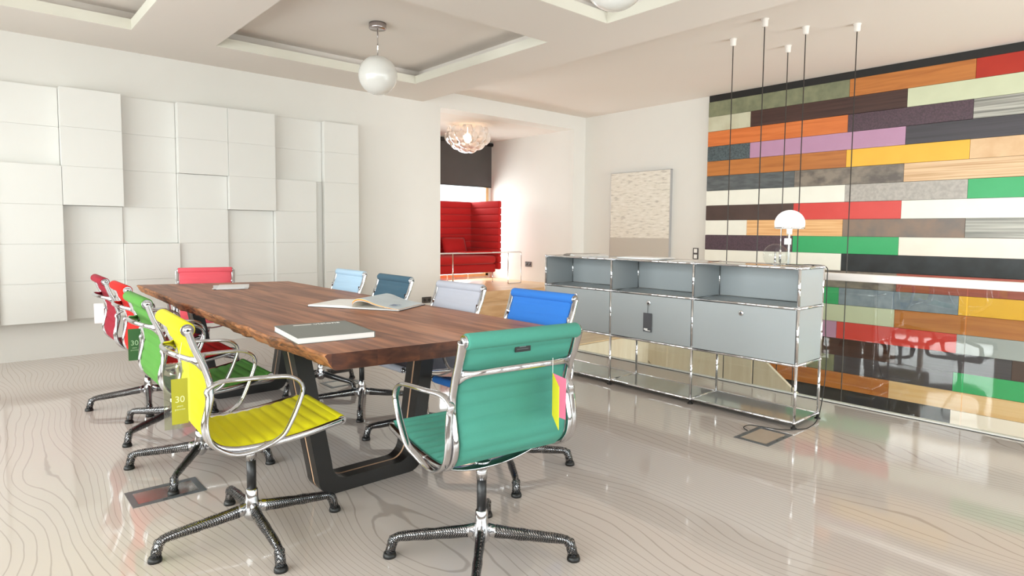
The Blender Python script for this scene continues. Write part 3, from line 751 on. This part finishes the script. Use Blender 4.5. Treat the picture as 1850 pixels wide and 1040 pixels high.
# ------------------------------------------------------------------ books and papers
TZ = .7425
def obj_box(name, lab, cat, c, rz, sx, sy, sz, cover, pages, z=TZ, group=None):
    r = thing(name, (c[0], c[1], z), rz, lab, cat, group)
    m = MB(); m.box((-sx/2+.003, -sy/2+.003, .002), (sx/2-.003, sy/2-.003, sz-.002)); m.build('page_block', pages, r)
    m = MB(); m.box((-sx/2, -sy/2, 0), (sx/2, sy/2, .002)); m.box((-sx/2, -sy/2, sz-.002), (sx/2, sy/2, sz)); m.box((sx/2-.002, -sy/2, 0), (sx/2, sy/2, sz)); m.build('cover', cover, r)
    return r
M_gbook = mat('grey_book_cover', '#7c807c', .5, var=.03)
gb = obj_box('hardcover_book', 'closed grey hardcover book with white lettering on the near end of the table', 'book', (1.168, 2.565), R_(-7), .325, .375, .026, M_gbook, M_paper)
text_mesh('visions', 'cover_lettering', .045, M_white, gb, Matrix.Translation((.06, .13, .0264)) @ Matrix.Rotation(R_(0), 4, 'Z'))
m = MB(); m.box((-.09, .135, .0262), (-.01, .150, .0266)); m.build('cover_mark', M_white, gb)
# open book
ob = thing('open_book', (1.818, 3.38, TZ), R_(-59), 'large open illustrated book with lifted pages lying in the middle of the table', 'book')
M_spread = mat('printed_page', '#cbd8e0', .35, var=.10, vscale=9)
m = MB(); m.box((-.302, -.168, 0), (.305, .168, .003)); m.build('cover', M_black, ob)
m = MB(); m.prism([(0, .003), (-.298, .003), (-.298, .012), (-.2, .015), (-.05, .017), (0, .010)], .33, 1, -.165); m.build('left_pages', M_paper, ob)
m = MB(); m.prism([(0, .003), (.300, .003), (.300, .007), (0, .009)], .33, 1, -.165); m.build('right_pages', M_paper, ob)
def arch(k):
    P = smoothpath([(0, 0, .008+k*.001), (.004-k*.001, 0, .030+k*.004), (.035, 0, .046+k*.005), (.085, 0, .044+k*.004), (.150, 0, .026+k*.003), (.22, 0, .014+k*.002), (.297, 0, .008+k*.0008)], 5)
    return [(p.x, p.z) for p in P]
def sheet(k0, k1, nm, mt):
    m = MB(); A, B = arch(k0), arch(k1); m.prism(A+list(reversed(B)), .326, 1, -.163); m.build(nm, mt, ob)
sheet(0, .8, 'turned_page', mat('page_white', '#efe9dc', .5)); sheet(.8, 1.7, 'turned_page', mat('page_orange', '#cf5a2c', .5))
sheet(1.7, 2.6, 'turned_page', mat('page_yellow', '#f0c235', .5)); sheet(2.6, 3.0, 'top_page', M_spread)
m = MB()
for k in range(5):
    z_ = .0208-.0007*k
    m.box((.19, -.10+k*.012, .0225), (.26-.012*(k % 3), -.095+k*.012, .0232))
m.build('page_print', mat('print_grey', '#6d7a92', .6), ob)
# brochures at the far end of the table
def leaf_stack(name, lab, loc, rz, sx, sy, n, z=TZ, cols=('#f6f5f4',), group=None, fan=.02, cat='brochure'):
    r = thing(name, (loc[0], loc[1], z), rz, lab, cat, group); h = 0
    for k in range(n):
        m = MB(); t = .0022; dx, dy, a = random.uniform(-fan, fan), random.uniform(-fan, fan), random.uniform(-.12, .12)*(fan/.02)
        m.box((-sx/2, -sy/2, h), (sx/2, sy/2, h+t)); bmesh.ops.rotate(m.bm, verts=m.bm.verts[:], cent=(0, 0, 0), matrix=Matrix.Rotation(a, 3, 'Z'))
        bmesh.ops.translate(m.bm, verts=m.bm.verts[:], vec=(dx, dy, 0)); m.build('sheet', mat(name+'_sheet_%d' % random.randrange(99999), cols[k % len(cols)], .45, var=.05, vscale=12), r); h += t+.0003
    return r
leaf_stack('brochure_stack', 'fanned white brochures lying near the far end of the table', (1.555, 5.06), R_(-20), .22, .30, 5, cols=('#3a3a3a', '#f4f4f4', '#e9e9ec', '#dcdde2', '#f0f0f2'))
SZ = ZS[3]+.0045
def open_magazine(lab, loc, rz, sc_, colL, colR):
    r = thing('magazine', (loc[0], loc[1], SZ), rz, lab, 'magazine', 'reading matter on the sideboard')
    for s, c in ((-1, colL), (1, colR)):
        m = MB(); n = 10; top = []
        for k in range(n+1):
            u = k/n; top.append((s*.21*u*sc_, .005+.022*math.sin(min(1, u*2.2)*PI/2)*(1-u)**.8))
        m.prism(top+[(x, .0008) for x, z in reversed(top)], .28*sc_, 1, -.14*sc_); m.build('page', mat('magazine_page_%d' % random.randrange(9999), c, .4, var=.2, vscale=14), r)
open_magazine('open magazine at the left end of the sideboard top', (4.02, 3.60), R_(58), 1.0, '#f4f3f2', '#9d9690')
leaf_stack('magazine', 'stack of loose white magazines on the middle of the sideboard top', (3.99, 2.95), R_(12), .25, .36, 5, SZ, ('#8b8f98', '#f5f5f5', '#f1f1f3', '#fafafa', '#ffffff'), 'reading matter on the sideboard', .03, 'magazine')
leaf_stack('magazine', 'flat white leaflet beside the magazine stack on the sideboard top', (4.0, 2.58), R_(5), .17, .24, 1, SZ, ('#f7f3ee',), 'reading matter on the sideboard', .0, 'magazine')

# ------------------------------------------------------------------ tags on the chairs
M_tagc = glass_mat('clear_plastic_sleeve', '#e9ecd8', .25, 2.2)
def price_tag(lab, loc, rz, card, w_, h_, sleeve=True, txt=True, tilt=0, txtcol='#dfe3a0', cname='card', hook=(.012, .01, .10)):
    r = thing('price_tag', loc, rz, lab, 'tag', 'price tags hanging on chairs'); r.rotation_euler = (tilt, 0, rz)
    M_c = mat(cname, card, .45, var=.03)
    if sleeve:
        m = MB(); m.box((-w_*.95, -.001, -h_-.035), (w_*.5+.006, .001, .035)); m.build('plastic_sleeve', M_tagc, r)
    m = MB(); m.box((-w_*.5, -.0022, -h_-.02), (w_*.5, -.0012, -.02)); c = m.build('card', M_c, r)
    m = MB(); m.sweep([(0, 0, .03), (hook[0]*.4, hook[1]*.4, .03+(hook[2]-.03)*.5), hook], .0008, n=6); m.build('tag_string', M_white, r)
    if txt:
        mt = mat(cname+'_print', txtcol, .6); X = Matrix.Rotation(PI/2, 4, 'X')
        text_mesh('30', 'price_number', w_*.62, mt, r, Matrix.Translation((0, -.0026, -.02-h_*.52)) @ X)
        text_mesh('years', 'small_print', w_*.18, mt, r, Matrix.Translation((0, -.0026, -.02-h_*.62)) @ X)
        text_mesh('guarantee', 'small_print', w_*.16, mt, r, Matrix.Translation((0, -.0026, -.02-h_*.69)) @ X)
    return r
# faces: local -Y is the printed side
price_tag('yellow 30 card in a clear plastic sleeve hanging behind the yellow chair', (.53, 2.29, .715), R_(-5), '#a8a318', .050, .155, cname='olive_yellow_card')
price_tag('dark green 30 card hanging behind the green chair', (.655, 3.72, .695), R_(-10), '#275c22', .058, .165, sleeve=False, txtcol='#a9c79a', cname='dark_green_card', tilt=-.06, hook=(.02, .165, .062))
price_tag('small white folded card hanging behind the crimson chair', (.60, 4.43, .765), R_(-12), '#f4f4f6', .05, .12, sleeve=False, txt=False, cname='white_card', tilt=.05, hook=(.06, .13, .0))
r = thing('price_tag', (1.440, 1.425, .735), R_(0), 'folded pink and yellow cards hanging on the back of the sea green chair', 'tag', 'price tags hanging on chairs')
for k, (c, a) in enumerate((('#e77a9a', 2), ('#d7cf1e', 243))):
    m = MB(); m.box((0, -.0008, -.14), (.066, .0008, 0)); 
    for v in m.bm.verts:
        if v.co.x > .03: v.co.z -= .03
    bmesh.ops.rotate(m.bm, verts=m.bm.verts[:], cent=(0, 0, 0), matrix=Matrix.Rotation(R_(a), 3, 'Z')); m.build('card', mat('card_tint_%d' % k, c, .45), r)
m = MB(); m.sweep([(0, 0, 0), (.002, .002, .05)], .0008, n=6); m.build('tag_string', M_white, r)

# ------------------------------------------------------------------ pendants
M_cap = mat('pendant_cap_plastic', '#e6e0da', .45)
def globe(x, y, lab):
    r = thing('globe_pendant', (x, y, ZH), 0, lab, 'pendant lamp', 'white globe pendants in the ceiling coffers')
    m = MB(); m.lathe([(.001, 0), (.078, 0), (.078, -.045), (.074, -.052), (.001, -.052)], n=32); m.build('canopy', mat('canopy_chrome_%d' % int(y), '#b9b2b2', .18, metal=1), r)
    m = MB(); m.cyl((0, 0, -.05), (0, 0, -.30), .006, n=12); m.build('rod', M_tube, r)
    m = MB(); m.sphere((0, 0, -.464), .175, 36, 22); m.build('globe_shade', M_opal, r)
globe(2.905, 5.165, 'white glass globe pendant hanging fully in view from the middle coffer')
globe(2.78, 2.30, 'white globe pendant cut by the top edge in the coffer right of the middle one')
caps = [(5.668, 3.214), (5.344, 2.736), (6.264, 2.955), (5.813, 2.585), (6.07, 2.243)]
labs = ['leftmost black cord with white ceiling cap above the stair opening', 'second cord from the left with the highest placed white ceiling cap', 'third cord from the left with the lowest placed white ceiling cap', 'fourth cord from the left with white ceiling cap, just left of the last cord', 'rightmost black cord with white ceiling cap above the stair opening']
for i, (x, y) in enumerate(caps):
    r = thing('cord_pendant', (x, y, ZH), 0, labs[i], 'pendant cord', 'pendant cords over the stair opening')
    m = MB(); m.lathe([(.001, 0), (.034, 0), (.034, -.006), (.029, -.012), (.026, -.062), (.022, -.070), (.001, -.070)], n=24); m.build('ceiling_cap', M_cap, r)
    m = MB(); m.cyl((0, 0, -.07), (0, 0, -4.6 if i != 2 else -3.9), .0045, n=10); m.build('cord', mat('cord_grey_%d' % i, '#3c3836', .5), r)

# ------------------------------------------------------------------ wall items
def socket(name, lab, loc, axis, w_, h_, dark, n, vertical=False):
    r = thing(name, loc, 0, lab, 'socket', None)
    m = MB()
    if axis == 'Y':
        m.box((-w_/2, -.008, -h_/2), (w_/2, 0, h_/2), .001); m.build('face_plate', dark, r); 
        for k in range(n):
            cxk = (k-(n-1)/2)*w_/n; m = MB(); m.lathe([(.001, 0), (.019, 0), (.019, .002), (.001, .002)], (cxk, -.0105, 0), 16, 'Y'); m.build('socket_insert', M_black, r)
    else:
        m.box((-.008, -w_/2, -h_/2), (0, w_/2, h_/2), .001); m.build('face_plate', dark, r)
        for k in range(n):
            q = (k-(n-1)/2)*(h_ if vertical else w_)/n; m = MB()
            if vertical: m.box((-.011, -.026, q-.028), (-.007, .026, q+.028), .001); m.build('rocker', M_white, r)
            else: m.lathe([(.001, 0), (.019, 0), (.019, .002), (.001, .002)], (-.0105, q, 0), 16, 'X'); m.build('socket_insert', M_black, r)
M_plate = mat('anthracite_plate', '#4a4644', .4)
socket('wall_socket', 'dark double socket low on the white wall left of the lounge opening', (4.67, YP, .262), 'Y', .15, .082, M_plate, 2)
socket('wall_socket', 'dark double socket on the lounge side wall', (7.52, 8.08, .615), 'X', .16, .09, M_plate, 2)
socket('light_switch', 'dark framed white double switch on the wall beside the sample boards', (XR, 4.90, .90), 'X', .085, .16, M_plate, 2, True)
# picture
def art_mat():
    m = bpy.data.materials.new('seascape_canvas'); m.use_nodes = True; nt = m.node_tree; N, L = nt.nodes, nt.links; b = N['Principled BSDF']; b.inputs['Roughness'].default_value = .8
    tc = N.new('ShaderNodeTexCoord'); mp = N.new('ShaderNodeMapping'); mp.inputs['Scale'].default_value = (1, 5, 26); L.new(tc.outputs['Object'], mp.inputs[0])
    n1 = N.new('ShaderNodeTexNoise'); n1.inputs['Scale'].default_value = 1.6; n1.inputs['Detail'].default_value = 3; L.new(mp.outputs[0], n1.inputs[0])
    cr = N.new('ShaderNodeValToRGB'); e = cr.color_ramp.elements; e[0].position = .30; e[0].color = lin('#bdb7ae'); e[1].position = .44; e[1].color = lin('#dcd6ca'); L.new(n1.outputs[0], cr.inputs[0])
    e2 = cr.color_ramp.elements.new(.7); e2.color = lin('#e8e3da')
    n2 = N.new('ShaderNodeTexNoise'); n2.inputs['Scale'].default_value = 40; L.new(mp.outputs[0], n2.inputs[0])
    sand = N.new('ShaderNodeValToRGB'); sand.color_ramp.elements[0].color = lin('#b3aba1'); sand.color_ramp.elements[1].color = lin('#c9c2b8'); L.new(n2.outputs[0], sand.inputs[0])
    sp = N.new('ShaderNodeSeparateXYZ'); L.new(tc.outputs['Object'], sp.inputs[0]); 
    lt = N.new('ShaderNodeMath'); lt.operation = 'LESS_THAN'; lt.inputs[1].default_value = -.22; L.new(sp.outputs[2], lt.inputs[0])
    mx = N.new('ShaderNodeMix'); mx.data_type = 'RGBA'; L.new(lt.outputs[0], mx.inputs[0]); L.new(cr.outputs[0], mx.inputs[6]); L.new(sand.outputs[0], mx.inputs[7]); L.new(mx.outputs[2], b.inputs['Base Color']); return m
pc = thing('canvas_picture', (XR, 5.87, 1.33), 0, 'pale abstract canvas of white waves above grey sand on the white wall', 'picture')
m = MB(); m.box((-.05, -.545, -.78), (-.003, .555, .78), .002); m.build('canvas', art_mat(), pc)
m = MB(); m.box((-.049, -.552, -.785), (0, -.545, .785)); m.box((-.049, .555, -.785), (0, .562, .785)); m.box((-.049, -.552, .78), (0, .562, .787)); m.build('frame', mat('silver_frame', '#b9b9ba', .3, metal=.6), pc)

# ------------------------------------------------------------------ lounge: sofa, tray table, blind, chandelier
LZ = .315
M_red = mat('red_wool_fabric', '#c40d10', .8, var=.08, vscale=300, sheen=.15, bump=.1, bscale=600)
so = thing('high_back_sofa', (6.1, 8.62, LZ), 0, 'red high backed sofa with quilted side screens in the lounge', 'sofa')
def quilted(a, b, name, n, face):
    """upright panel with horizontal quilting"""
    m = MB(); z0, z1 = a[2], b[2]; h = (z1-z0)/n
    for k in range(n): m.box((a[0], a[1], z0+k*h+.002), (b[0], b[1], z0+(k+1)*h-.002), .018, True)
    ax = 1 if face == 'y' else 0
    p, q = list(a), list(b); p[ax] += .018; q[ax] -= .018; p[1-ax] += .012; q[1-ax] -= .012; m.box(p, q, .004)
    return m.build(name, M_red, so)
quilted((-1.0, .36, .22), (.84, .43, 1.40), 'back_screen', 10, 'y')
quilted((.82, -.42, .22), (.89, .43, 1.40), 'side_screen', 10, 'x')
quilted((-1.05, -.42, .22), (-.98, .43, 1.40), 'side_screen', 10, 'x')
m = MB(); m.box((-.98, -.36, .17), (.82, .40, .32), .03, True); m.build('base', M_red, so)
m = MB(); m.box((-.97, -.40, .32), (.80, .36, .46), .05, True); m.build('seat_cushion', M_red, so)
m = MB()
for (u, v) in [(0, 0)]:
    n_ = 10
    for s_ in (1, -1):
        grid = [[m.bm.verts.new((.12+.50*i/n_, .26-.06*j/n_*0+s_*.055*math.sqrt(max(0, (1-abs(2*i/n_-1)**2.5)*(1-abs(2*j/n_-1)**2.5)))+.10*(1-j/n_)*-1+.05, .46+.30*j/n_)) for j in range(n_+1)] for i in range(n_+1)]
        for i in range(n_):
            for j in range(n_): m._f([grid[i][j], grid[i+1][j], grid[i+1][j+1], grid[i][j+1]], True)
bmesh.ops.remove_doubles(m.bm, verts=m.bm.verts[:], dist=.0005)
o = m.build('back_cushion', M_red, so); o.location = (0, -.02, 0)
for (x, y) in ((.76, -.34), (.76, .36), (-.92, -.34), (-.92, .36), (-.08, -.34), (.3, .36)):
    m = MB(); m.cyl((x, y, 0), (x, y, .18), .008, n=10); m.lathe([(.001, 0), (.014, 0), (.014, .005), (.001, .005)], (x, y, 0), 12); m.build('leg', M_tube, so)
tt = thing('console_table', (5.7, 7.85, LZ), 0, 'slim white console table with looped tube legs in front of the red sofa', 'table')
m = MB(); m.box((-1.0, -.12, .525), (1.10, .12, .537), .004); m.build('top', M_white, tt)
for x in (-.9, 0.0):
    m = MB(); m.cyl((x, 0, 0), (x, 0, .526), .010, n=12); m.sweep([(x, -.11, .006), (x, .11, .006)], .008, n=10); m.build('leg', M_tube, tt)
m = MB(); m.sweep(smoothpath([(1.05, 0, .531), (1.38, 0, .531), (1.425, 0, .52), (1.435, 0, .48), (1.435, 0, .05), (1.42, 0, .012), (1.38, 0, .005), (1.20, 0, .005), (1.15, 0, .012), (1.14, 0, .05), (1.14, 0, .50), (1.13, 0, .53)], 3), .009, n=10); m.build('leg', M_tube, tt)
m = MB(); m.box((5.90, 7.78, LZ+.538), (6.44, 7.98, LZ+.552), .004); o = m.build('serving_tray', mat('red_lacquer', '#e0231a', .2)); tag(o, 'flat red lacquered tray lying on the slim console table', 'tray')
M_blind = mat('charcoal_blind_fabric', '#4c4745', .7, var=.08, vscale=3)
rb = thing('roller_blind', (5.8, YW2-.04, 2.8), 0, 'dark grey roller blind half lowered over the lounge window', 'blind')
m = MB(); m.box((-1.75, -.004, -.79), (1.70, .0, 0)); m.build('blind_fabric', M_blind, rb)
m = MB(); m.cyl((-1.78, 0, .0), (1.74, 0, .0), .035, n=20); m.build('roller', M_black, rb)
m = MB(); m.cyl((-1.75, 0, -.79), (1.70, 0, -.79), .008, n=10); m.build('bottom_bar', M_black, rb)
m = MB(); m.cyl((1.55, -.01, -.79), (1.55, -.01, -1.2), .0015, n=6); m.build('pull_cord', M_black, rb)
ch = thing('shell_chandelier', (6.02, 7.9, 2.853), 0, 'glowing ceiling lamp of overlapping clear plastic shell lobes in the lounge', 'ceiling lamp')
M_lobe = mat('clear_lobe', '#fbeee4', .12, var=.05, vscale=30, spec=.6)
pb = M_lobe.node_tree.nodes['Principled BSDF']; pb.inputs['Transmission Weight'].default_value = .55; pb.inputs['Alpha'].default_value = .75
for ring_, (zc, rr, nn, tilt) in enumerate(((-.43, .10, 5, 75), (-.36, .24, 9, 52), (-.24, .36, 12, 25), (-.13, .34, 10, 5))):
    for k in range(nn):
        a = 2*PI*k/nn+ring_*.3; m = MB(); g2 = []
        for i in range(7):
            row_ = []
            for j in range(7):
                u, v = i/6*2-1, j/6*2-1
                q = 1-.35*v*v
                px_, py_, pz_ = u*.085*q, v*.085, .03*(u*u+v*v)
                row_.append(V((px_, py_, pz_)))
            g2.append(row_)
        Rm = Matrix.Rotation(a, 4, 'Z') @ Matrix.Translation((rr, 0, zc)) @ Matrix.Rotation(R_(-90+tilt), 4, 'Y') @ Matrix.Rotation(PI/2, 4, 'Z')
        vs = [[m.bm.verts.new(Rm @ p) for p in row_] for row_ in g2]
        for i in range(6):
            for j in range(6): m._f([vs[i][j], vs[i+1][j], vs[i+1][j+1], vs[i][j+1]], True)
        m.build('lobe', M_lobe, ch, recalc=False)
m = MB(); m.sphere((0, 0, -.22), .06, 20, 12); m.build('bulb', mat('warm_bulb', '#ffdcb8', .5, emis=14), ch)
m = MB(); m.lathe([(.001, 0), (.07, 0), (.07, -.02), (.012, -.03), (.012, -.17), (.001, -.17)], n=20); m.build('ceiling_mount', M_tube, ch)

# ------------------------------------------------------------------ light
W = bpy.data.worlds.new('sky'); sc.world = W; W.use_nodes = True
bg = W.node_tree.nodes['Background']; bg.inputs[0].default_value = (.93, .97, 1, 1); bg.inputs[1].default_value = 2.2
def area(name, loc, rot, sx, sy, e, col=(1, 1, 1), spread=150):
    l = bpy.data.lights.new(name, 'AREA'); l.shape = 'RECTANGLE'; l.size = sx; l.size_y = sy; l.energy = e; l.color = col; l.spread = R_(spread)
    o = bpy.data.objects.new(name, l); COL.objects.link(o); o.location = loc; o.rotation_euler = rot; return o
DAY = (1, .985, .96)
for (h0, h1, zb, zt) in LW:
    area('daylight_left', (XL-.35, (h0+h1)/2, (zb+zt)/2), (0, R_(-90), 0), zt-zb, h1-h0, 70, DAY)
for (h0, h1, zb, zt) in BW:
    area('daylight_front', ((h0+h1)/2, YB-.35, (zb+zt)/2), (R_(90), 0, 0), h1-h0, zt-zb, 24, DAY)
area('daylight_lounge', (5.7, YW2+.5, 1.5), (R_(-90), 0, 0), 3.4, 2.2, 150, DAY)
area('added_fill_lower', (6.2, YB-.35, -1.3), (R_(90), 0, 0), 2.4, 1.9, 170, DAY)  # added fill from out of view, brightens the boards below floor level
pl = bpy.data.lights.new('chandelier_bulb', 'POINT'); pl.energy = 60; pl.color = (1, .68, .42); pl.shadow_soft_size = .05
o = bpy.data.objects.new('chandelier_bulb', pl); COL.objects.link(o); o.location = (6.02, 7.9, 2.62)

sc.view_settings.view_transform = 'Standard'; sc.view_settings.look = 'None'; sc.view_settings.gamma = 1; sc.view_settings.use_curve_mapping = False
sc.view_settings.exposure = .54
cy = sc.cycles; cy.use_denoising = True; cy.max_bounces = 10; cy.diffuse_bounces = 5; cy.glossy_bounces = 5; cy.transparent_max_bounces = 16; cy.transmission_bounces = 6
cy.sample_clamp_indirect = 8; cy.caustics_reflective = False; cy.caustics_refractive = False
